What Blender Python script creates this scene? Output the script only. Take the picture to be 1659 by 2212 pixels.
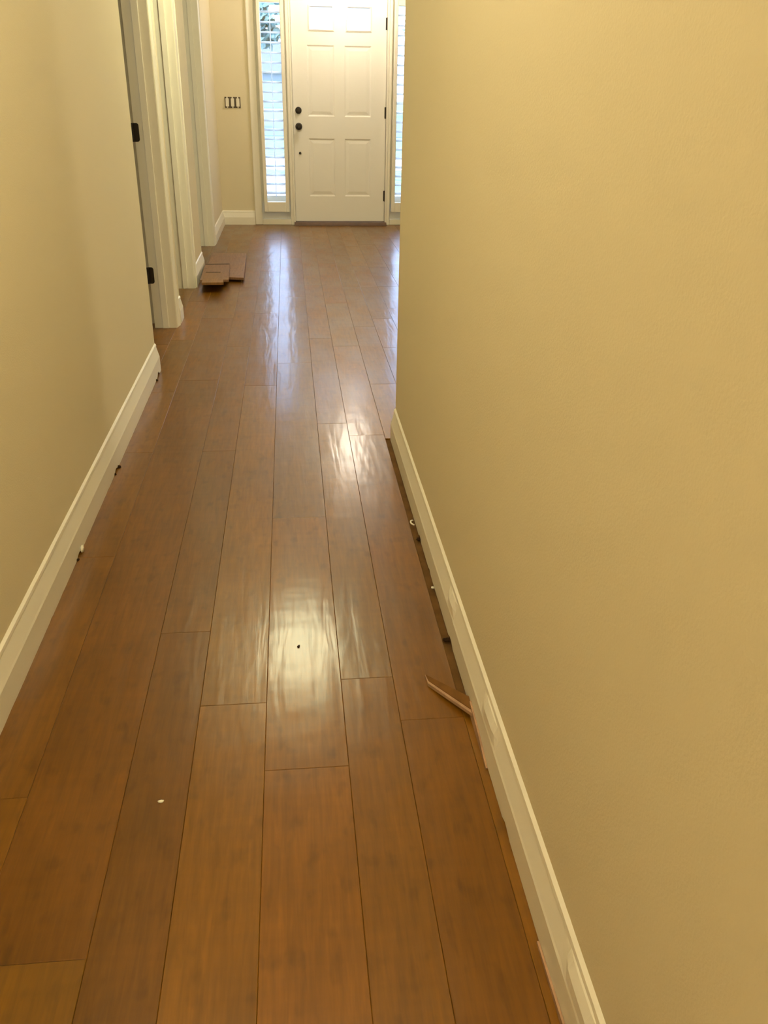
import bpy, math, random
from mathutils import Vector, Matrix
random.seed(7)
for o in list(bpy.data.objects): bpy.data.objects.remove(o, do_unlink=True)
S = bpy.context.scene
COL = S.collection
PI = math.pi

# ------------------------------------------------------------------ camera
YAW, PITCH, ROLL, FPX = -0.112225745, -0.4658001, 0.0189127531, 1818.39
CAM_H = 1.245
fw = Vector((-math.sin(YAW)*math.cos(PITCH), math.cos(YAW)*math.cos(PITCH), math.sin(PITCH)))
rt = Vector((math.cos(YAW), math.sin(YAW), 0)); up = rt.cross(fw)
r2 = rt*math.cos(ROLL)+up*math.sin(ROLL); u2 = -rt*math.sin(ROLL)+up*math.cos(ROLL)
cd = bpy.data.cameras.new('camera'); cam = bpy.data.objects.new('camera', cd); COL.objects.link(cam)
M = Matrix((r2, u2, -fw)).transposed().to_4x4(); M.translation = (0, 0, CAM_H)
cam.matrix_world = M
cd.sensor_fit = 'VERTICAL'; cd.sensor_height = 24.0; cd.lens = FPX/2212*24.0
cd.clip_start = 0.02; cd.clip_end = 400
S.camera = cam

# ------------------------------------------------------------------ world, sun, exposure
w = bpy.data.worlds.new('world'); S.world = w; w.use_nodes = True
bg = w.node_tree.nodes['Background']; bg.inputs[0].default_value = (0.50, 0.66, 1.0, 1); bg.inputs[1].default_value = 10.0
sd = bpy.data.lights.new('sun', 'SUN'); sun = bpy.data.objects.new('sun', sd); COL.objects.link(sun)
sd.energy = 7.0; sd.angle = 0.02; sd.color = (0.95, 0.97, 1.0)
sun.rotation_euler = (math.radians(38), 0, math.radians(12))
def area(name, loc, rot, sx, sy, e, color):
    d = bpy.data.lights.new(name, 'AREA'); d.shape = 'RECTANGLE'; d.size = sx; d.size_y = sy; d.energy = e; d.color = color
    o = bpy.data.objects.new(name, d); o.location = loc; o.rotation_euler = rot; COL.objects.link(o); return o
# daylight from the windows of the left rooms; the last one is a warm lamp in the right room
area('side_room_light', (-3.5, 4.4, 1.4), (0, -PI/2, 0), 1.2, 1.0, 6, (0.80, 0.90, 1.0))
area('side_room_light', (-3.5, 7.2, 1.4), (0, -PI/2, 0), 1.2, 1.0, 5, (0.85, 0.92, 1.0))
area('side_room_light', (4.3, 3.75, 1.3), (0, PI/2, 0), 1.6, 0.7, 26, (1.0, 0.86, 0.58))
S.view_settings.view_transform = 'Standard'; S.view_settings.look = 'None'
S.view_settings.exposure = 0.0; S.view_settings.gamma = 1.0; S.view_settings.use_curve_mapping = False

# ------------------------------------------------------------------ materials
def pm(name, color, rough=0.5, spec=0.5, metal=0.0, bump=0.0, bscale=60, var=0.0, vscale=3.0, coat=0.0):
    m = bpy.data.materials.new(name); m.use_nodes = True
    nt = m.node_tree; b = nt.nodes['Principled BSDF']
    b.inputs['Base Color'].default_value = (*color, 1); b.inputs['Roughness'].default_value = rough
    b.inputs['Specular IOR Level'].default_value = spec; b.inputs['Metallic'].default_value = metal
    b.inputs['Coat Weight'].default_value = coat; b.inputs['Coat Roughness'].default_value = 0.15
    tc = nt.nodes.new('ShaderNodeTexCoord')
    if bump:
        n = nt.nodes.new('ShaderNodeTexNoise'); n.inputs['Scale'].default_value = bscale; n.inputs['Detail'].default_value = 3
        nt.links.new(tc.outputs['Object'], n.inputs['Vector'])
        bp = nt.nodes.new('ShaderNodeBump'); bp.inputs['Strength'].default_value = bump; bp.inputs['Distance'].default_value = 0.002
        nt.links.new(n.outputs['Fac'], bp.inputs['Height']); nt.links.new(bp.outputs['Normal'], b.inputs['Normal'])
    if var:
        n = nt.nodes.new('ShaderNodeTexNoise'); n.inputs['Scale'].default_value = vscale; n.inputs['Detail'].default_value = 4
        nt.links.new(tc.outputs['Object'], n.inputs['Vector'])
        mr = nt.nodes.new('ShaderNodeMapRange'); mr.inputs['From Min'].default_value = 0.3; mr.inputs['From Max'].default_value = 0.7
        mr.inputs['To Min'].default_value = 1-var; mr.inputs['To Max'].default_value = 1+var
        nt.links.new(n.outputs['Fac'], mr.inputs['Value'])
        mx = nt.nodes.new('ShaderNodeVectorMath'); mx.operation = 'SCALE'; mx.inputs[0].default_value = color
        nt.links.new(mr.outputs['Result'], mx.inputs['Scale']); nt.links.new(mx.outputs['Vector'], b.inputs['Base Color'])
    return m
WALL = pm('wall_paint', (0.75, 0.67, 0.475), 0.75, 0.2, bump=0.25, bscale=240)
CEIL = pm('ceiling_paint', (0.88, 0.86, 0.80), 0.9, 0.1, bump=0.4, bscale=150)
TRIM = pm('trim_paint', (0.86, 0.82, 0.70), 0.35, 0.4, bump=0.05, bscale=80)
DOORP = pm('door_paint', (0.87, 0.84, 0.76), 0.4, 0.4, bump=0.05, bscale=90)
LOUV = pm('louver_paint', (0.88, 0.88, 0.88), 0.4, 0.4)
BRONZE = pm('dark_bronze', (0.035, 0.028, 0.022), 0.4, 0.5, metal=0.6)
DARK = pm('dark_gap', (0.035, 0.018, 0.008), 0.9, 0.1, var=0.3, vscale=30)
SUB = pm('subfloor', (0.13, 0.065, 0.020), 0.85, 0.1, var=0.3, vscale=14)
BOX = pm('switch_box_plastic', (0.10, 0.075, 0.045), 0.6)
SWITCH = pm('switch_plastic', (0.80, 0.75, 0.62), 0.4)
THRESH = pm('threshold_wood', (0.09, 0.042, 0.016), 0.5, var=0.2, vscale=20)
RAW = pm('raw_wood', (0.40, 0.25, 0.15), 0.8, 0.1, var=0.15, vscale=40)
CAULK = pm('caulk', (0.80, 0.76, 0.62), 0.6)
GRASS = pm('grass', (0.13, 0.25, 0.14), 0.9, 0.1, var=0.35, vscale=6)
CONC = pm('concrete', (0.30, 0.31, 0.34), 0.9, 0.1, var=0.12, vscale=3)
WALK = pm('pale_concrete', (0.86, 0.86, 0.86), 0.9, 0.1, var=0.08, vscale=3)
ROAD = pm('asphalt', (0.12, 0.14, 0.18), 0.9, 0.1, var=0.1, vscale=4)
BARK = pm('bark', (0.10, 0.08, 0.06), 0.9, var=0.3, vscale=20)
LEAF = pm('leaves', (0.15, 0.22, 0.19), 0.8, 0.1, var=0.4, vscale=8)
BRICK = pm('pale_siding', (0.20, 0.22, 0.25), 0.8, var=0.08, vscale=2)
ROOF = pm('roof_shingle', (0.09, 0.10, 0.12), 0.9, var=0.2, vscale=12)
nt = LOUV.node_tree; b = nt.nodes['Principled BSDF']
tl = nt.nodes.new('ShaderNodeBsdfTranslucent'); tl.inputs[0].default_value = (.85, .9, .95, 1)
mx = nt.nodes.new('ShaderNodeMixShader'); mx.inputs[0].default_value = 0.7
nt.links.new(b.outputs[0], mx.inputs[1]); nt.links.new(tl.outputs[0], mx.inputs[2]); nt.links.new(mx.outputs[0], nt.nodes['Material Output'].inputs[0])
glassm = bpy.data.materials.new('window_glass'); glassm.use_nodes = True
nt = glassm.node_tree; nt.nodes.remove(nt.nodes['Principled BSDF'])
tr = nt.nodes.new('ShaderNodeBsdfTransparent'); tr.inputs[0].default_value = (0.93, 0.96, 0.98, 1)
gl = nt.nodes.new('ShaderNodeBsdfGlossy'); gl.inputs['Roughness'].default_value = 0.02
mx = nt.nodes.new('ShaderNodeMixShader'); mx.inputs[0].default_value = 0.05
nt.links.new(tr.outputs[0], mx.inputs[1]); nt.links.new(gl.outputs[0], mx.inputs[2])
nt.links.new(mx.outputs[0], nt.nodes['Material Output'].inputs[0])

def wood(name, base_attr=True, color=(0.2, 0.09, 0.03), rough=0.42, coat=0.5, bumpk=1.0):
    m = bpy.data.materials.new(name); m.use_nodes = True
    nt = m.node_tree; L = nt.links.new; N = nt.nodes.new
    b = nt.nodes['Principled BSDF']
    tc = N('ShaderNodeTexCoord')
    if base_attr:
        at = N('ShaderNodeAttribute'); at.attribute_name = 'tone'; col = at.outputs['Color']
        of = N('ShaderNodeAttribute'); of.attribute_name = 'shift'
        ad = N('ShaderNodeVectorMath'); ad.operation = 'ADD'; L(tc.outputs['Object'], ad.inputs[0]); L(of.outputs['Color'], ad.inputs[1]); vec = ad.outputs['Vector']
    else:
        rgb = N('ShaderNodeRGB'); rgb.outputs[0].default_value = (*color, 1); col = rgb.outputs[0]; vec = tc.outputs['Object']
    def noise(sx, sy, scale, detail, dist=0.0):
        mp = N('ShaderNodeMapping'); mp.inputs['Scale'].default_value = (sx, sy, 1); L(vec, mp.inputs['Vector'])
        n = N('ShaderNodeTexNoise'); n.inputs['Scale'].default_value = scale; n.inputs['Detail'].default_value = detail
        n.inputs['Distortion'].default_value = dist; L(mp.outputs['Vector'], n.inputs['Vector']); return n.outputs['Fac']
    def rng(v, a, c, lo, hi):
        r = N('ShaderNodeMapRange'); r.inputs['From Min'].default_value = a; r.inputs['From Max'].default_value = c
        r.inputs['To Min'].default_value = lo; r.inputs['To Max'].default_value = hi; L(v, r.inputs['Value']); return r.outputs['Result']
    def mul(a, c):
        k = N('ShaderNodeMath'); k.operation = 'MULTIPLY'; L(a, k.inputs[0]); L(c, k.inputs[1]); return k.outputs[0]
    grain = noise(14, 1.2, 6, 5, 0.4)          # long grain
    fine = noise(60, 3, 5, 3)                  # fine streaks
    blot = noise(1.0, 0.45, 7, 3)              # broad mottling
    smud = noise(9, 4.5, 3.2, 2)               # dark scraped smudges
    chat = noise(1.5, 9, 5, 2)                 # cross chatter
    f = mul(mul(mul(rng(grain, .3, .7, .86, 1.13), rng(fine, .3, .7, .95, 1.05)), rng(blot, .3, .7, .84, 1.16)),
            mul(rng(smud, .57, .72, 1.0, .78), rng(chat, .3, .7, .96, 1.04)))
    sc = N('ShaderNodeVectorMath'); sc.operation = 'SCALE'; L(col, sc.inputs[0]); L(f, sc.inputs['Scale'])
    L(sc.outputs['Vector'], b.inputs['Base Color'])
    L(rng(blot, .3, .7, rough-0.05, rough+0.07), b.inputs['Roughness'])
    b.inputs['Specular IOR Level'].default_value = 0.2
    b.inputs['Coat Weight'].default_value = coat; b.inputs['Coat Roughness'].default_value = 0.18
    # hand-scraped waves: broad ripples along the board plus grain
    wav = noise(16, 2.2, 1.6, 2, 0.3); wv2 = noise(3, 5, 2.0, 2)
    s1 = N('ShaderNodeMath'); s1.operation = 'MULTIPLY_ADD'; L(wav, s1.inputs[0]); s1.inputs[1].default_value = 1.0; L(mul(wv2, rng(wv2, 0, 1, .8, .8)), s1.inputs[2])
    s2 = N('ShaderNodeMath'); s2.operation = 'MULTIPLY_ADD'; L(fine, s2.inputs[0]); s2.inputs[1].default_value = 0.06; L(s1.outputs[0], s2.inputs[2])
    bp = N('ShaderNodeBump'); bp.inputs['Strength'].default_value = 0.5*bumpk; bp.inputs['Distance'].default_value = 0.0022
    L(s2.outputs[0], bp.inputs['Height']); L(bp.outputs['Normal'], b.inputs['Normal']); L(bp.outputs['Normal'], b.inputs['Coat Normal'])
    return m
FLOOR = wood('hand_scraped_planks')
SCRAP = wood('scrap_plank', False, (0.23, 0.122, 0.060), 0.5, 0.1)
SCRAP2 = wood('scrap_plank_golden', False, (0.23, 0.118, 0.042), 0.5, 0.1)

# ------------------------------------------------------------------ helpers
def mesh(name, v, f, mat, parent=None, smooth=False):
    me = bpy.data.meshes.new(name); me.from_pydata([tuple(p) for p in v], [], f); me.update()
    me.materials.append(mat)
    if smooth:
        for p in me.polygons: p.use_smooth = True
    o = bpy.data.objects.new(name, me); COL.objects.link(o)
    if parent: o.parent = parent; o.location = (0, 0, 0); o.matrix_parent_inverse = Matrix.Translation(-Vector(parent.location)) if parent.type == 'EMPTY' or parent.location.length else Matrix()
    return o
class MB:
    def __init__(s): s.v = []; s.f = []
    def box(s, x0, x1, y0, y1, z0, z1, bev=0.0):
        n = len(s.v)
        if bev <= 0:
            for z in (z0, z1):
                s.v += [(x0, y0, z), (x1, y0, z), (x1, y1, z), (x0, y1, z)]
            s.f += [tuple(n+i for i in q) for q in ((0,3,2,1),(4,5,6,7),(0,1,5,4),(1,2,6,5),(2,3,7,6),(3,0,4,7))]
        else:
            b = min(bev, (x1-x0)*.45, (y1-y0)*.45, (z1-z0)*.45)
            rings = [(z0, b), (z0+b, 0), (z1-b, 0), (z1, b)]
            for z, i in rings:
                s.v += [(x0+i+ (b if i==0 else 0)*1.0, y0+i, z), (x1-i-(b if i==0 else 0), y0+i, z), (x1-i, y0+i+(b if i==0 else 0), z), (x1-i, y1-i-(b if i==0 else 0), z),
                        (x1-i-(b if i==0 else 0), y1-i, z), (x0+i+(b if i==0 else 0), y1-i, z), (x0+i, y1-i-(b if i==0 else 0), z), (x0+i, y0+i+(b if i==0 else 0), z)]
            for k in range(3):
                for j in range(8):
                    a = n+k*8+j; c = n+k*8+(j+1) % 8
                    s.f.append((a, c, c+8, a+8))
            s.f.append(tuple(n+j for j in range(7, -1, -1))); s.f.append(tuple(n+24+j for j in range(8)))
        return s
    def cyl(s, c, ax, r, h, seg=20, r2=None):
        # closed cylinder from c along unit axis ax
        n = len(s.v); ax = Vector(ax).normalized(); t = ax.orthogonal().normalized(); q = ax.cross(t); c = Vector(c)
        for k, rr in ((0, r), (1, r if r2 is None else r2)):
            for i in range(seg):
                a = 2*PI*i/seg; s.v.append(tuple(c+ax*h*k+(t*math.cos(a)+q*math.sin(a))*rr))
        for i in range(seg):
            j = (i+1) % seg; s.f.append((n+i, n+j, n+seg+j, n+seg+i))
        s.f.append(tuple(n+i for i in range(seg-1, -1, -1))); s.f.append(tuple(n+seg+i for i in range(seg)))
        return s
    def lathe(s, c, ax, prof, seg=24):
        n = len(s.v); ax = Vector(ax).normalized(); t = ax.orthogonal().normalized(); q = ax.cross(t); c = Vector(c)
        for (r, h) in prof:
            for i in range(seg):
                a = 2*PI*i/seg; s.v.append(tuple(c+ax*h+(t*math.cos(a)+q*math.sin(a))*r))
        for k in range(len(prof)-1):
            for i in range(seg):
                j = (i+1) % seg; s.f.append((n+k*seg+i, n+k*seg+j, n+(k+1)*seg+j, n+(k+1)*seg+i))
        s.f.append(tuple(n+i for i in range(seg-1, -1, -1))); m = n+(len(prof)-1)*seg; s.f.append(tuple(m+i for i in range(seg)))
        return s
    def prism(s, pts, axis, a, b):
        # closed polygon pts (2D) extruded along axis from a to b; axis x: (y,z), y: (x,z), z: (x,y)
        n = len(s.v); m = len(pts)
        for t in (a, b):
            for p in pts:
                s.v.append((t, p[0], p[1]) if axis == 'x' else (p[0], t, p[1]) if axis == 'y' else (p[0], p[1], t))
        for i in range(m):
            j = (i+1) % m; s.f.append((n+i, n+j, n+m+j, n+m+i))
        s.f.append(tuple(n+i for i in range(m-1, -1, -1))); s.f.append(tuple(n+m+i for i in range(m)))
        return s
    def build(s, name, mat, parent=None, smooth=False): return mesh(name, s.v, s.f, mat, parent, smooth)
def fixn(o):
    import bmesh
    bm = bmesh.new(); bm.from_mesh(o.data); bmesh.ops.recalc_face_normals(bm, faces=bm.faces); bm.to_mesh(o.data); bm.free(); return o
def struct(o): o['kind'] = 'structure'; return o
def empty(name, loc=(0, 0, 0)):
    o = bpy.data.objects.new(name, None); o.location = loc; COL.objects.link(o); return o
def tag(o, label, cat, group=None):
    o['label'] = label; o['category'] = cat
    if group: o['group'] = group
    return o

XL, XR = -0.667, 0.386          # hall wall faces
YC = 3.09                       # outside corner of the right wall
YF = 8.97                       # face of the front wall
HC = 2.60                       # ceiling

# ------------------------------------------------------------------ floor: individual boards in one mesh
random.seed(11)
seams = [-0.544, -0.359, -0.235, -0.087, 0.085, 0.208, 0.350]
wd = [0.124, 0.148, 0.172, 0.142, 0.186, 0.124]
x = seams[0]; k = 0; left = []
while x > -3.6:
    x -= wd[k % 6]; k += 1; left.append(x)
right = []; x = 0.350
while x < 4.6:
    x += wd[(k+2) % 6]; k += 1; right.append(x)
xs = sorted(left)+seams+right
ends = {2: [1.818], 1: [], 3: [1.525, 3.805], 4: [1.311, 2.44, 4.16], 5: [1.595, 3.29], 6: [1.44, 3.15]}
known = {-0.544: [0.92, 3.9], -0.359: [1.818, 3.02], -0.235: [1.525, 3.805], -0.087: [1.311, 2.44, 4.16], 0.085: [1.595, 3.29], 0.208: [1.44, 3.15], 0.350: [2.3]}
tones = {(-0.544, 0): (0.93, 1.02, 1.0), (-0.544, 1): (0.84, 0.80, .7), (-0.359, 0): (0.76, 0.74, .72), (-0.359, 1): (0.80, 0.80, .8),
         (-0.235, 0): (1.12, 1.16, 1.1), (-0.235, 1): (1.05, 1.1, 1.15), (-0.087, 0): (1.15, 1.12, 1.1), (-0.087, 1): (1.05, 1.04, 1.0),
         (0.085, 0): (1.0, 1.0, 0.9), (0.085, 1): (0.98, 1.05, 1.2), (0.208, 0): (0.93, 0.90, .85), (0.208, 1): (0.95, 0.93, .85)}
BASE = (0.165, 0.0655, 0.0022)
vv, ff, ct, cs = [], [], [], []
def board(x0, x1, y0, y1, tone, g=0.0002, b=0.0010, z=0.0, dx=0.0):
    x0 += g; x1 -= g; y0 += g; y1 -= g
    n = len(vv)
    b = min(b, (x1-x0)*.4)
    for (zz, i) in ((z-0.012, 0), (z-b*0.8, 0), (z, b)):
        vv.extend([(x0+i, y0+i, zz), (x1-i, y0+i, zz), (x1-i, y1-i, zz), (x0+i, y1-i, zz)])
    fs = [(n+8, n+9, n+10, n+11), (n+3, n+2, n+1, n)]
    for r in (0, 4):
        for j in range(4):
            fs.append((n+r+j, n+r+(j+1) % 4, n+r+4+(j+1) % 4, n+r+4+j))
    sh = (random.uniform(0, 9), random.uniform(0, 9), 0)
    for q in fs: ff.append(q); ct.append(tone); cs.append(sh)
for i in range(len(xs)-1):
    x0, x1 = xs[i], xs[i+1]
    key = min(known, key=lambda s: abs(s-x0)); ky = known[key] if abs(key-x0) < 1e-4 else []
    ys = [-3.0]; 
    start = random.uniform(-2.2, -0.4) if not ky else ky[0]-1.6
    y = start; pre = []
    while y > -3: pre.append(y); y -= random.uniform(.6, 1.2)
    ys += sorted(pre)+ky
    y = ys[-1]
    if not ky: pass
    while True:
        y = y+(random.uniform(1.0, 1.6) if ky else random.uniform(0.6, 1.3))
        if y > 8.5: break
        ys.append(y)
    ys.append(8.98)
    for j in range(len(ys)-1):
        a, c = ys[j], ys[j+1]
        if c < a+.05: continue
        t = random.uniform(.86, 1.12); h = random.uniform(-.07, .07)
        tone = (t*(1-h*.2), t*(1+h), t*(1+h*2))
        if ky:
            idx = sum(1 for e in ky if e <= (a+c)/2)
            if (key, idx) in tones: tone = tones[(key, idx)]
        tone = tuple(BASE[q]*tone[q] for q in range(3))
        if x0 >= 0.349 and x0 < 0.351:
            # ripped strip beside the right baseboard: missing between y = 1.5 and 3.15 m
            if a < 1.46: board(x0, 0.3835, a, min(c, 1.46), tone)
            if c > YC: board(x0, x1, max(a, YC+.02), c, tone)
            continue
        if x0 > 0.351:
            if c <= YC: continue
            a = max(a, YC-.0)
        board(x0, x1, a, c, tone)
fl = mesh('floor', vv, ff, FLOOR)
for nm, src in (('tone', ct), ('shift', cs)):
    at = fl.data.color_attributes.new(nm, 'FLOAT_COLOR', 'CORNER')
    k = 0
    for p in fl.data.polygons:
        for li in p.loop_indices: at.data[li].color = (*src[p.index], 1)
fl.data.materials[0] = FLOOR
struct(fl)
struct(MB().box(-3.7, 4.7, -3.1, 9.3, -0.2, -0.0065).build('floor_base', SUB)); bpy.data.objects['floor_base'].name = 'floor_subfloor'

# ------------------------------------------------------------------ walls and ceiling
m = MB()
WT = 0.115
m.box(XL-WT, XL, -3.0, 4.07, 0, HC)                    # near run up to the bare outside corner
m.box(XL-WT, XL, 4.905, 5.13, 0, HC); m.box(XL-WT, XL, 5.965, 6.62, 0, HC); m.box(XL-WT, XL, 7.69, 9.2, 0, HC)
for a, b in ((4.07, 4.905), (5.13, 5.965), (6.62, 7.69)): m.box(XL-WT, XL, a, b, 2.06, HC)
struct(m.build('wall_left', WALL))
struct(MB().box(XR, XR+0.12, -3.0, YC, 0, HC).build('wall_right', WALL))
m = MB()
m.box(-3.7, -0.34, YF, YF+0.2, -.1, HC); m.box(1.36, 4.7, YF, YF+0.2, -.1, HC); m.box(-0.34, 1.36, YF, YF+0.2, 2.1, HC)
m.box(-0.34, 1.36, YF+.03, YF+0.2, -0.15, 0.0)
struct(m.build('wall_front', WALL))
struct(MB().box(-3.7, 4.7, -3.12, -3.0, 0, HC).build('wall_back', WALL))
struct(MB().box(-3.75, 4.75, -3.12, 9.3, HC, HC+.15).build('ceiling', CEIL))
m = MB(); m.box(-3.75, -3.6, -3.1, 9.2, -.1, HC)
m.box(-3.6, XL-WT, 3.2, 3.3, 0, HC); m.box(-3.6, XL-WT, 4.99, 5.07, 0, HC); m.box(-3.6, XL-WT, 6.35, 6.45, 0, HC)
struct(m.build('wall_left_rooms', WALL))
m = MB(); m.box(4.6, 4.75, -3.1, 9.2, -.1, HC); m.box(XR+.12, 4.6, YC-.12, YC, 0, HC)
struct(m.build('wall_right_room', WALL))

# ------------------------------------------------------------------ baseboards (moulded profile, damaged lower edge)
PROF = [(0.0, 0.0), (0.0180, 0.0), (0.0180, 0.040), (0.0180, 0.071), (0.0160, 0.077), (0.0105, 0.099), (0.0060, 0.117), (0.0075, 0.120), (0.0062, 0.128), (0.0, 0.134)]
def baseboard(name, p0, p1, nrm, dents=(), chips=(), lift=0.0, step=0.02, mat=TRIM):
    # runs from p0 to p1 along a wall whose room-side normal is nrm
    p0 = Vector(p0); p1 = Vector(p1); nrm = Vector(nrm); L = (p1-p0).length; d = (p1-p0)/L
    n = max(1, int(L/step)); v = []; f = []; m = len(PROF)
    rnd = random.Random(5)
    for i in range(n+1):
        s = L*i/n; q = p0+d*s
        dent = max([0]+[1-abs(s-c)/w for c, w in dents]); dent = min(1, dent*2.5)
        z0 = lift+max(0.0, rnd.gauss(0, 0.0007))
        for c, w, hgt in chips:
            if abs(s-c) < w: z0 = max(z0, lift+hgt*(1-(abs(s-c)/w)**2))
        for k, (t, z) in enumerate(PROF):
            if k in (0, 1): z = z0
            elif dent > 0 and 4 <= k <= 6:
                t = t+(0.0172-t)*dent*(1.0 if k < 6 else .35)
            pt = q+nrm*t; v.append((pt.x, pt.y, z))
    for i in range(n):
        for k in range(m):
            a = i*m+k; b = i*m+(k+1) % m; f.append((a, b, b+m, a+m))
    f.append(tuple(range(m-1, -1, -1))); f.append(tuple(n*m+k for k in range(m)))
    return fixn(mesh(name, v, f, mat))
struct(baseboard('baseboard_left', (XL, -2.9, 0), (XL, 4.07, 0), (1, 0, 0), chips=[(6.88, .035, .02), (5.75, .03, .012), (5.14, .022, .010)]))
struct(baseboard('baseboard_right', (XR, -2.9, 0), (XR, YC, 0), (-1, 0, 0), dents=[(4.655, .045), (4.215, .065), (3.62, .07)],
                 chips=[(5.16, .018, .012), (4.62, .03, .010), (4.97, .02, .006), (4.02, .02, .008)], lift=0.003))
s1 = struct(baseboard('baseboard_left_segment', (XL, 4.985, 0), (XL, 5.12, 0), (1, 0, 0)))
struct(baseboard('baseboard_left_segment', (XL, 5.975, 0), (XL, 6.61, 0), (1, 0, 0)))
struct(baseboard('baseboard_left_foyer', (XL, 7.77, 0), (XL, YF, 0), (1, 0, 0)))
struct(baseboard('baseboard_front', (XL+.0, YF, 0), (-0.347, YF, 0), (0, -1, 0)))
struct(baseboard('baseboard_front_right', (1.37, YF, 0), (4.5, YF, 0), (0, -1, 0)))
struct(baseboard('baseboard_corner', (XR, YC, 0), (4.5, YC, 0), (0, 1, 0)))

# ------------------------------------------------------------------ cased openings in the left wall
CP = [(0, 0), (0.057, 0), (0.057, 0.017), (0.050, 0.0175), (0.045, 0.012), (0.028, 0.011), (0.014, 0.008), (0.006, 0.009), (0.0, 0.006)]
def casing(y, sgn, z1):
    # vertical casing on the hall face; y = inner edge, grows away from the opening
    pts = [(XL+t, y+sgn*wv) for (wv, t) in CP]
    return MB().prism(pts, 'z', 0.0, z1)
def opening(name, ya, yb, near=True, hinges=False):
    r = empty(name, (XL, yb, 0)); struct(r)
    m = MB(); m.box(XL-WT-.005, XL+.003, yb-.019, yb+0.001, 0, 2.06)
    fixn(m.build('jamb', TRIM, r))
    fixn(MB().box(XL-.075, XL-.040, yb-.030, yb-.019, 0, 2.05, .002).build('door_stop', TRIM, r))
    fixn(casing(yb-.013, 1, 2.10).build('casing', TRIM, r))
    m = MB(); m.box(XL-WT, XL, ya, yb, 2.04, 2.06); fixn(m.build('head_jamb', TRIM, r))
    fixn(MB().box(XL, XL+.016, ya-.05, yb+.05, 2.045, 2.11, .003).build('head_casing', TRIM, r))
    if near:
        fixn(MB().box(XL-WT-.005, XL+.003, ya-.001, ya+.019, 0, 2.06).build('jamb', TRIM, r))
        fixn(casing(ya+.013, -1, 2.10).build('casing', TRIM, r))
    if hinges:
        for z in (0.250, 0.977, 1.79):
            hb = MB()
            pts = []
            for (cx, cz, a0) in ((XL-.108, z+.081, PI/2), (XL-.108, z+.008, PI), ):
                pass
            x0, x1, z0, z1, rr = XL-.128, XL-.096, z, z+.089, .012
            pts = [(x0, z0), (x1-rr, z0)]+[(x1-rr+rr*math.cos(a), z0+rr+rr*math.sin(a)) for a in [-PI/2+PI/2*i/5 for i in range(1, 6)]]
            pts += [(x1-rr+rr*math.cos(a), z1-rr+rr*math.sin(a)) for a in [PI/2*i/5 for i in range(0, 6)]]+[(x0, z1)]
            hb.prism(pts, 'y', yb-.022, yb-.0185)
            hb.cyl((x0, yb-.026, z), (0, 0, 1), .006, .089, 12)
            h = fixn(hb.build('hinge', BRONZE, r)); h['label'] = 'dark bronze hinge leaf'
    return r
opening('trim_1', 4.07, 4.905, near=False, hinges=True)
opening('trim_2', 5.13, 5.965, near=False)
opening('trim_3', 6.62, 7.69, near=False)

# ------------------------------------------------------------------ front door
dr = empty('door_1', (0.509, YF, 0)); struct(dr)
DX0, DX1, DY = 0.062, 0.956, YF+0.03
def panel_slab(x0, x1, z0, z1, y, thick, panels, lites):
    xsn = sorted({x0, x1} | {p[0] for p in panels+lites} | {p[1] for p in panels+lites})
    zsn = sorted({z0, z1} | {p[2] for p in panels+lites} | {p[3] for p in panels+lites})
    v = []; f = []
    def quad(a, b, c, d): n = len(v); v.extend([a, b, c, d]); f.append((n, n+1, n+2, n+3))
    def inside(cx, cz, L): return any(p[0] < cx < p[1] and p[2] < cz < p[3] for p in L)
    for i in range(len(xsn)-1):
        for j in range(len(zsn)-1):
            a, b, c, d = xsn[i], xsn[i+1], zsn[j], zsn[j+1]
            if not inside((a+b)/2, (c+d)/2, panels+lites):
                quad((a, y, c), (b, y, c), (b, y, d), (a, y, d))
            if not inside((a+b)/2, (c+d)/2, lites):
                quad((a, y+thick, d), (b, y+thick, d), (b, y+thick, c), (a, y+thick, c))
    def ring(p, i0, y0, i1, y1):
        a, b, c, d = p
        P = [(a+i0, y0, c+i0), (b-i0, y0, c+i0), (b-i0, y0, d-i0), (a+i0, y0, d-i0)]
        Q = [(a+i1, y1, c+i1), (b-i1, y1, c+i1), (b-i1, y1, d-i1), (a+i1, y1, d-i1)]
        for k in range(4): quad(P[k], P[(k+1) % 4], Q[(k+1) % 4], Q[k])
    for p in panels:
        ring(p, 0, y, 0.012, y+0.006); ring(p, .012, y+.006, .020, y+.006); ring(p, .020, y+.006, .045, y+.002)
        a, b, c, d = p; i = .045; quad((a+i, y+.002, c+i), (b-i, y+.002, c+i), (b-i, y+.002, d-i), (a+i, y+.002, d-i))
    for p in lites:
        ring(p, 0, y-.004, .012, y-.010); ring(p, .012, y-.010, .022, y+.004); ring(p, .022, y+.004, .022, y+thick)
        a, b, c, d = p
        for k in (0,): ring(p, 0, y-.004, 0, y)
    for (a, b) in (((x0, z0), (x1, z0)), ((x1, z0), (x1, z1)), ((x1, z1), (x0, z1)), ((x0, z1), (x0, z0))):
        quad((a[0], y, a[1]), (a[0], y+thick, a[1]), (b[0], y+thick, b[1]), (b[0], y, b[1]))
    return v, f
PX = [(0.205, 0.462), (0.556, 0.813)]
panels = [(a, b, 0.27, 0.80) for a, b in PX]+[(a, b, 0.995, 1.60) for a, b in PX]
lites = [(a+.015, b+0.0, 1.712, 1.925) for a, b in PX]
v, f = panel_slab(DX0, DX1, 0.032, 2.065, DY, 0.044, panels, lites)
mesh('door_slab', v, f, DOORP, dr)
for p in lites:
    MB().box(p[0]+.02, p[1]-.02, DY+.018, DY+.024, p[2]+.02, p[3]-.02).build('pane', glassm, dr)
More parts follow.
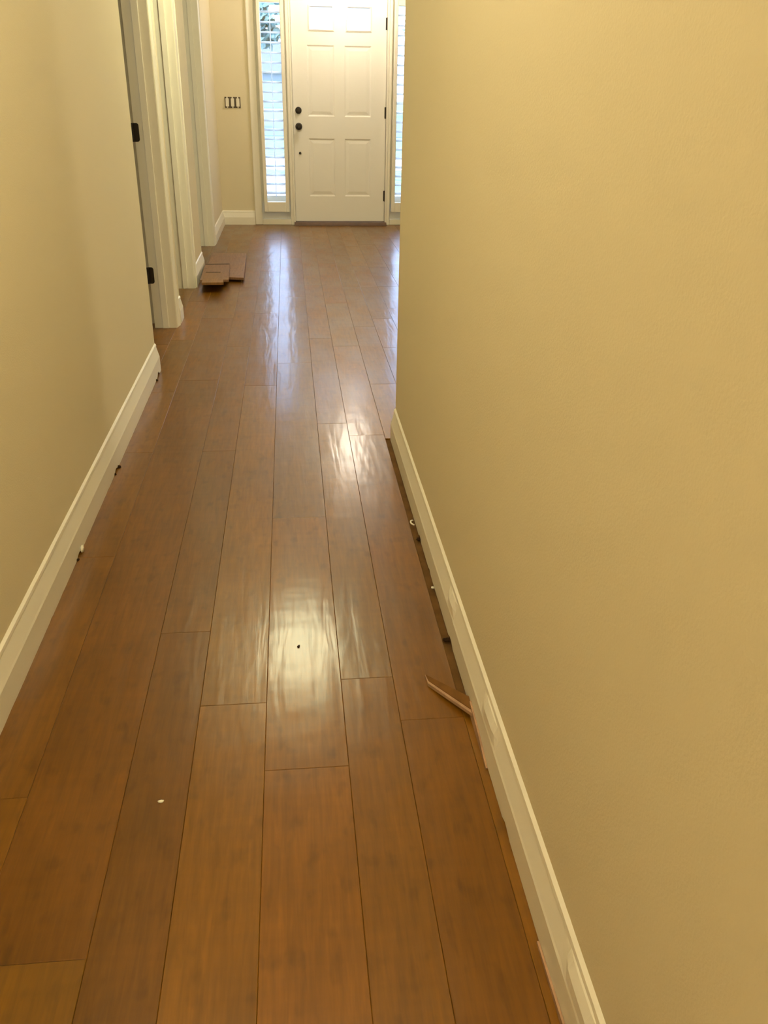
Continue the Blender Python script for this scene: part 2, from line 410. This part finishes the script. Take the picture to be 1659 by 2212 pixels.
def knob(z, big):
    m = MB()
    if big: m.lathe((0.113, DY, z), (0, -1, 0), [(0.033, 0), (0.033, .006), (0.014, .012), (0.012, .030), (0.024, .038), (0.029, .050), (0.026, .060), (0.012, .066)])
    else: m.lathe((0.113, DY, z), (0, -1, 0), [(0.031, 0), (0.031, .008), (0.026, .016), (0.018, .018)]); 
    if not big: m.box(0.109, 0.117, DY-.032, DY-.016, z-.015, z+.015)
    o = fixn(m.build('knob' if big else 'deadbolt', BRONZE, dr)); o['label'] = 'dark bronze knob' if big else 'dark bronze deadbolt'
knob(0.905, True); knob(1.046, False)
o = fixn(MB().cyl((0.119, DY-.004, 0.667), (0, -1, 0), .009, .010, 12).cyl((0.119, DY, 0.667), (0, -1, 0), .012, .005, 12).build('viewer_plug', BRONZE, dr)); o['label'] = 'small dark plug below the knob'
for z in (0.225, 0.985, 1.735):
    m = MB(); m.cyl((0.962, DY-.008, z), (0, 0, 1), .008, .100, 12); m.cyl((0.962, DY-.008, z-.004), (0, 0, 1), .006, .108, 10); m.box(0.945, 0.962, DY-.004, DY+.001, z, z+.1)
    if z > 1.5: m.box(0.962, 0.990, DY-.014, DY-.006, z+.085, z+.097)
    o = fixn(m.build('hinge', BRONZE, dr)); o['label'] = 'dark door hinge'
fixn(MB().prism([(YF-.075, 0.0), (YF-.070, 0.012), (YF-.045, 0.028), (YF+.10, 0.030), (YF+.10, 0)], 'x', 0.045, 0.972).build('threshold', THRESH, dr))
m = MB(); m.box(0.040, 0.0585, YF+.075, YF+.12, 0, 2.09); m.box(.0585, .075, YF+.076, YF+.12, 0, 2.09); m.box(.943, .96, YF+.076, YF+.12, 0, 2.09); m.box(0.040, 0.0585, YF-.022, YF+.12, 0.0, 2.09, .002); m.box(0.9595, 0.978, YF-.022, YF+.12, 0, 2.09, .002); m.box(0.0585, 0.9595, YF-.022, YF+.12, 2.07, 2.09, .002)
fixn(m.build('door_frame', TRIM, dr))

# ------------------------------------------------------------------ sidelights with plantation shutters
def sidelight(name, s):
    # s = +1 for the left unit as measured; the right unit mirrors about the door centre
    c = 0.509
    X = (lambda x: x) if s > 0 else (lambda x: 2*c-x)
    def bx(m, x0, x1, *a): 
        a0, a1 = sorted((X(x0), X(x1))); m.box(a0, a1, *a)
    r = empty(name, (X(-0.127), YF, 0)); struct(r)
    m = MB(); bx(m, -0.345, -0.272, YF-.020, YF+.14, 0, 2.16, .006); fixn(m.build('casing', TRIM, r))
    m = MB(); bx(m, 0.012, 0.040, YF-.020, YF+.14, 0, 2.10, .003); fixn(m.build('mullion', TRIM, r))
    m = MB(); bx(m, -0.272, 0.012, YF-.016, YF+.14, 0.0, 0.055, .004); fixn(m.build('bottom_rail', TRIM, r))
    m = MB(); bx(m, -0.272, 0.012, YF+.055, YF+.14, 0.055, 0.27); bx(m, -.272, -.232, YF+.015, YF+.14, .225, 2.1); bx(m, -.022, .012, YF+.015, YF+.14, .225, 2.1); bx(m, -.232, -.022, YF+.015, YF+.14, 1.935, 2.1)
    fixn(m.build('sash', TRIM, r))
    # shutter frame standing proud of the sash
    m = MB(); y0, y1 = YF-.060, YF+.012
    bx(m, -0.250, -0.216, y0, y1, 0.128, 2.03, .004); bx(m, -0.036, -0.002, y0, y1, 0.128, 2.03, .004)
    bx(m, -0.216, -0.036, y0, y1, 0.128, 0.222, .004); bx(m, -0.216, -0.036, y0, y1, 1.925, 2.03, .004)
    fixn(m.build('shutter_frame', TRIM, r))
    seg = 12
    for k in range(20):
        z = 0.305+k*0.0815
        m = MB(); pts = []
        til = math.radians(14)
        for i in range(seg):
            a = 2*PI*i/seg; u = 0.031*math.cos(a); t = 0.0065*math.sin(a)
            pts.append((YF-.016+u*math.cos(til)-t*math.sin(til), z+u*math.sin(til)+t*math.cos(til)))
        a0, a1 = sorted((X(-0.2155), X(-0.0365)))
        m.prism(pts, 'x', a0, a1)
        o = fixn(m.build('louver', LOUV, r, True))
    m = MB(); bx(m, -0.131, -0.1225, YF-.064, YF-.056, 0.27, 1.90); fixn(m.build('tilt_rod', LOUV, r))
    m = MB(); bx(m, -0.232, -0.022, YF+.075, YF+.081, 0.225, 1.935); fixn(m.build('pane', glassm, r))
    return r
sidelight('window_1', 1); sidelight('window_2', -1)
struct(fixn(MB().box(-0.36, 1.378, YF-.024, YF+.14, 2.09, 2.17, .005).build('trim_4', TRIM)))

# ------------------------------------------------------------------ uncovered three-gang switch box
sw = empty('light_switch', (-0.505, YF, 1.105))
tag(sw, 'uncovered wall switches in dark box left of the front door', 'light switch')
m = MB()
bx0, bx1, bz0, bz1 = -0.580, -0.432, 1.058, 1.152
m.box(bx0, bx1, YF-.003, YF+.0005, bz0, bz1)
fixn(m.build('switch_box', BOX, sw))
for i in range(3):
    xc = -0.556+i*0.0495
    m = MB(); m.box(xc-.0155, xc+.0155, YF-.016, YF-.002, 1.070, 1.140, .003)
    o = fixn(m.build('rocker', SWITCH, sw)); o['label'] = 'cream switch body'
    m = MB(); m.box(xc-.006, xc+.006, YF-.007, YF-.0025, 1.056, 1.154, .001); m.cyl((xc, YF-.009, 1.148), (0, -1, 0), .003, .003, 8); m.cyl((xc, YF-.009, 1.062), (0, -1, 0), .003, .003, 8)
    fixn(m.build('yoke', SWITCH, sw))

# ------------------------------------------------------------------ ceiling lights (just above the frame; they light the place and mirror in the floor)
def lamp(loc, r, energy, color, label, drop=0.0):
    t = empty('ceiling_light', (loc[0], loc[1], HC)); tag(t, label, 'ceiling light')
    m = MB(); m.lathe((loc[0], loc[1], HC), (0, 0, -1), [(0.07, 0), (0.07, .012), (0.05, .022), (0.012, .026), (0.012, max(.03, HC-loc[2]-r+.005))]); fixn(m.build('canopy', BRONZE, t))
    em = bpy.data.materials.new('glowing_glass'); em.use_nodes = True
    e = em.node_tree.nodes['Principled BSDF']; e.inputs['Base Color'].default_value = (.9, .85, .7, 1)
    e.inputs['Emission Color'].default_value = (*color, 1); e.inputs['Emission Strength'].default_value = energy/(4*PI*r*r*PI)
    prof = [(r*math.sin(a)+.0005, r-r*math.cos(a)) for a in [PI*i/12 for i in range(13)]]
    m = MB(); m.lathe((loc[0], loc[1], loc[2]-r), (0, 0, 1), prof, 20); fixn(m.build('globe', em, t, True))
lamp((0.58, 8.42, 2.24), 0.09, 38, (1.0, 0.87, 0.70), 'round glass ceiling light above the front door')
lamp((-0.02, 5.05, 2.38), 0.215, 62, (1.0, 0.95, 0.58), 'round glass ceiling light in the middle of the hall')
lamp((-0.12, 1.55, 2.42), 0.12, 29, (1.0, 0.90, 0.62), 'round glass ceiling light just above the camera')
lamp((-0.05, -1.6, 2.42), 0.12, 62, (1.0, 0.85, 0.60), 'round glass ceiling light at the near end of the hall')

# ------------------------------------------------------------------ plank offcuts by the left wall
def offcut(name, corners, z, th, mat, label, grp='flooring offcuts by the left wall', tilt=(0, 0)):
    # corners: 4 points xy on the plan; tongue and painted back-edge shade come from edge_strip; tilt lifts linearly
    cx = sum(p[0] for p in corners)/4; cy = sum(p[1] for p in corners)/4
    v = []; b = 0.003
    for (dz, s) in ((0, 1.0), (th-.002, 1.0), (th, 0.985)):
        for (px, py) in corners:
            X = cx+(px-cx)*s; Y = cy+(py-cy)*s
            v.append((X-cx, Y-cy, dz+(X-cx)*tilt[0]+(Y-cy)*tilt[1]))
    f = [(3, 2, 1, 0), (8, 9, 10, 11)]
    for r in (0, 4):
        for j in range(4): f.append((r+j, r+(j+1) % 4, r+4+(j+1) % 4, r+4+j))
    e = empty(name, (cx, cy, z)); tag(e, label, 'plank', grp)
    o = mesh('board', v, f, mat); o.parent = e; fixn(o)
    return e
T = 0.017
BACK_SHADE = wood('back_edge_shadow', False, (0.075, 0.04, 0.015), 0.6, 0.0)  # dark strips put the shadow behind the boards' back edges into colour
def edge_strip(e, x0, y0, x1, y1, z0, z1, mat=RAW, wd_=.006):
    # tongue strip, or dark painted back-edge shade, local coordinates
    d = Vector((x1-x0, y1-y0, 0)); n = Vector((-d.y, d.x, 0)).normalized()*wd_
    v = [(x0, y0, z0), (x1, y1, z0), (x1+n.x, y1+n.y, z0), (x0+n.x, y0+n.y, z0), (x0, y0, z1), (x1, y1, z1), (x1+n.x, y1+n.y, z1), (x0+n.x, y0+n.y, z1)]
    o = mesh('tongue_or_shade', v, [(0,3,2,1),(4,5,6,7),(0,1,5,4),(1,2,6,5),(2,3,7,6),(3,0,4,7)], mat); o.parent = e; fixn(o); return o
offcut('plank_offcut', [(-.600, 6.16), (-.520, 6.16), (-.520, 6.62), (-.600, 6.62)], 0.0, T, SCRAP, 'flooring offcut mostly hidden at the bottom of the pile by the left wall')
offcut('plank_offcut', [(-.630, 6.20), (-.338, 6.13), (-.362, 7.12), (-.636, 7.15)], T+.001, T, SCRAP, 'widest pale flooring offcut reaching to the back and right of the pile')
e = offcut('plank_offcut', [(-.628, 5.965), (-.434, 5.985), (-.457, 6.545), (-.640, 6.525)], 2*T+.002, T, SCRAP, 'square flooring offcut just under the small golden top piece')
edge_strip(e, -.095, .266, .080, .280, .004, T+.0015, BACK_SHADE, .030)
e = offcut('plank_offcut', [(-.600, 5.795), (-.456, 5.80), (-.486, 6.135), (-.612, 6.13)], 3*T+.003, T, SCRAP2, 'small golden flooring offcut on top of the pile')
edge_strip(e, -.060, -.166, .078, -.163, .003, .009)
edge_strip(e, -.062, .160, .040, .163, .004, T+.0015, BACK_SHADE, .025)

# ------------------------------------------------------------------ splinter, shims and crumbs
def strip(name, pts, wid, hgt, mat, label, cat, side=None):
    # a thin strip following 3D centreline pts, rectangular section
    P = [Vector(p) for p in pts]; o0 = P[0].copy(); v = []; f = []
    for i, p in enumerate(P):
        d = (P[min(i+1, len(P)-1)]-P[max(i-1, 0)]).normalized(); s = d.cross(Vector((0, 0, 1))).normalized()*wid/2
        u = Vector((0, 0, hgt)); q = p-o0
        v += [tuple(q-s), tuple(q+s), tuple(q+s+u), tuple(q-s+u)]
    for i in range(len(P)-1):
        for k in range(4): a = i*4+k; b = i*4+(k+1) % 4; f.append((a, b, b+4, a+4))
    f.append((3, 2, 1, 0)); n = (len(P)-1)*4; f.append((n, n+1, n+2, n+3))
    o = fixn(mesh(name, v, f, mat)); o.location = o0; tag(o, label, cat); return o
sp = empty('wood_splinter', (.286, 1.56, 0)); tag(sp, 'wedge-shaped wood splinter leaning on the right baseboard, pale raw edge', 'splinter')
def slab(pts, h): # pts xyz of the underside, extruded up by h
    n = len(pts); v = list(pts)+[(p[0], p[1], p[2]+h) for p in pts]
    return v, [tuple(range(n-1, -1, -1)), tuple(range(n, 2*n))]+[(i, (i+1) % n, n+(i+1) % n, n+i) for i in range(n)]
UP = [(.2835, 1.585, .0005), (.2855, 1.553, .0005), (.3765, 1.402, .016), (.3685, 1.480, .014)]
v, f = slab(UP, .0085); o = fixn(mesh('body', v, f, RAW, sp)); o['label'] = 'pale raw wood edge'
UP2 = [(.2845, 1.583, .0091), (.2880, 1.5595, .0092), (.3670, 1.4300, .0234), (.3675, 1.480, .0225)]
v, f = slab(UP2, .0012); o = fixn(mesh('finished_face', v, f, pm('dull_finish', (0.15, 0.068, 0.016), 0.8, 0.1, var=0.2, vscale=30), sp)); o['label'] = 'dark finished face'
def wedge(name, y0, y1, h0, h1, label, x=0.3665, t=.004):
    v = []
    for (y, hh) in ((y0, h0), ((y0+y1)/2, (h0+h1)/2+.004), (y1, h1)):
        v += [(0, y-y0, 0), (-t, y-y0, 0), (-t, y-y0, hh), (0, y-y0, hh)]
    f = []
    for i in range(2):
        for k in range(4): a = i*4+k; b = i*4+(k+1) % 4; f.append((a, b, b+4, a+4))
    f.append((3, 2, 1, 0)); f.append((8, 9, 10, 11))
    o = fixn(mesh(name, v, f, RAW)); o.location = (x, y0, 0.0005); tag(o, label, 'shim'); return o
wedge('wood_shim', 1.275, 1.455, .004, .030, 'thin wood shim wedged behind the splinter at right baseboard', x=.3676)
wedge('wood_shim', 0.56, 0.88, .012, .006, 'thin wood shim at right baseboard nearest the camera', x=.3676)
def crumb(name, loc, r, mat, label, cat='debris', sc=(1, 1, .6), seed=0, grp=None):
    rn = random.Random(seed); v = []; f = []
    rings, seg = 5, 8
    for i in range(rings+1):
        a = PI*i/rings
        for j in range(seg):
            b = 2*PI*j/seg; k = r*(0.75+.5*rn.random())
            v.append((k*math.sin(a)*math.cos(b)*sc[0], k*math.sin(a)*math.sin(b)*sc[1], max(-.6*r*sc[2], -k*math.cos(a)*sc[2])+.6*r*sc[2]))
    for i in range(rings):
        for j in range(seg): f.append((i*seg+j, i*seg+(j+1) % seg, (i+1)*seg+(j+1) % seg, (i+1)*seg+j))
    o = fixn(mesh(name, v, f, mat, smooth=True)); o.location = loc; tag(o, label, cat, grp); return o
crumb('paint_chip', (-.2852, 1.245, .0), .0058, CAULK, 'small white paint chip lying on the reddish floorboard', 'paint chip', (1.2, .7, .35), 1)
crumb('debris_crumb', (-.012, 1.733, 0), .0045, DARK, 'tiny dark crumb in the middle of the hall floor', sc=(.8, 1.3, .4), seed=12)
crumb('debris_crumb', (-.648, 2.885, 0), .009, DARK, 'larger dark crumb midway along the left baseboard', seed=2)
crumb('debris_crumb', (-.650, 2.82, 0), .007, DARK, 'smaller dark crumb nearer than its neighbour, left baseboard', seed=3)
crumb('debris_crumb', (-.650, 3.90, 0), .009, DARK, 'dark crumb near the far corner of the left baseboard', seed=4)
crumb('caulk_lump', (-.645, 2.265, 0), .010, CAULK, 'white caulk lump on the floor at the left baseboard', 'caulk lump', (.6, 1.2, 1.2), 5)
crumb('debris_crumb', (-.6475, 2.21, 0), .006, DARK, 'dark crumb beside the white caulk lump, left baseboard', seed=6)
crumb('debris_crumb', (.366, 2.265, -.002), .009, DARK, 'dark crumb under the right baseboard beside the caulk curl', seed=7)
crumb('debris_crumb', (.360, 1.73, -.002), .010, DARK, 'dark crumb under right baseboard beyond the splinter', sc=(1.0, .8, .6), seed=8)
crumb('caulk_lump', (.3645, 1.98, .0), .005, CAULK, 'tiny white caulk lump at the right baseboard', 'caulk lump', seed=9)
cur = [(.366+.010*math.cos(a)-.004, 2.36+.016*math.sin(a), .004+.006*math.sin(a*.5)) for a in [PI*.5+PI*i/8 for i in range(9)]]
strip('caulk_curl', cur, .004, .003, CAULK, 'peeled white caulk curl at the right baseboard', 'caulk curl')

# ------------------------------------------------------------------ outside, seen through the shutters
GZ = -0.18
struct(MB().box(-2.5, 4.0, 9.17, 12.6, GZ-.2, -.06).build('porch_slab', CONC))
struct(MB().box(-60, 60, 9.17, 120, GZ-.6, GZ).build('ground', GRASS))
struct(MB().box(-1.3, 1.3, 12.6, 16.0, GZ, GZ+.02).build('front_walk', WALK))
struct(MB().box(-60, 60, 17.6, 20.3, GZ, GZ+.025).build('sidewalk', WALK))
struct(MB().box(-60, 60, 30, 46, GZ, GZ+.015).build('road', ROAD))
struct(MB().box(-60, 60, 60, 66, GZ, GZ+.02).build('far_sidewalk', WALK))
def house(x, y, wv, label):
    e = empty('house', (x, y, GZ)); tag(e, label, 'house')
    fixn(MB().box(x-wv/2, x+wv/2, y, y+8, GZ, 2.2).build('wall', BRICK, e))
    fixn(MB().prism([(y-.5, 2.2), (y+8.5, 2.2), (y+4, 4.4)], 'x', x-wv/2-.4, x+wv/2+.4).build('roof', ROOF, e))
    for k in (-.3, .1, .32):
        fixn(MB().box(x+wv*k-.6, x+wv*k+.6, y-.05, y+.05, .8, 1.7).build('window', ROOF, e))
house(-7.5, 72, 16, 'pale house across the road beyond the left sidelight')
def tree(x, y, hgt, r, label, seed):
    rn = random.Random(seed); e = empty('tree', (x, y, GZ)); tag(e, label, 'tree', 'trees across the lawn')
    m = MB(); m.cyl((x, y, GZ), (.03, 0, 1), .18, hgt*.55, 10, .10)
    for k in range(3):
        a = rn.uniform(0, 6.28); m.cyl((x, y, GZ+hgt*(.35+.07*k)), (math.cos(a)*.7, math.sin(a)*.7, 1), .07, hgt*.35, 8, .03)
    fixn(m.build('trunk', BARK, e))
    v = []; f = []
    for k in range(1500):
        a = rn.uniform(0, 2*PI); b = math.acos(rn.uniform(-1, 1)); rr = r*rn.uniform(.25, 1)**.5
        c = Vector((x+rr*math.sin(b)*math.cos(a), y+rr*math.sin(b)*math.sin(a), GZ+hgt*.7+rr*math.cos(b)*.75))
        t = Vector((rn.gauss(0, 1), rn.gauss(0, 1), rn.gauss(0, 1))).normalized()*.22; u = t.orthogonal().normalized()*.12
        n = len(v); v += [tuple(c-t), tuple(c+u), tuple(c+t), tuple(c-u)]; f.append((n, n+1, n+2, n+3))
    mesh('foliage', v, f, LEAF, e)
tree(-1.6, 34, 5.2, 1.7, 'leafy tree behind the upper louvers of the left sidelight', 3)
tree(8.4, 50, 6.0, 2.2, 'leafy tree behind the upper louvers of the right sidelight', 4)
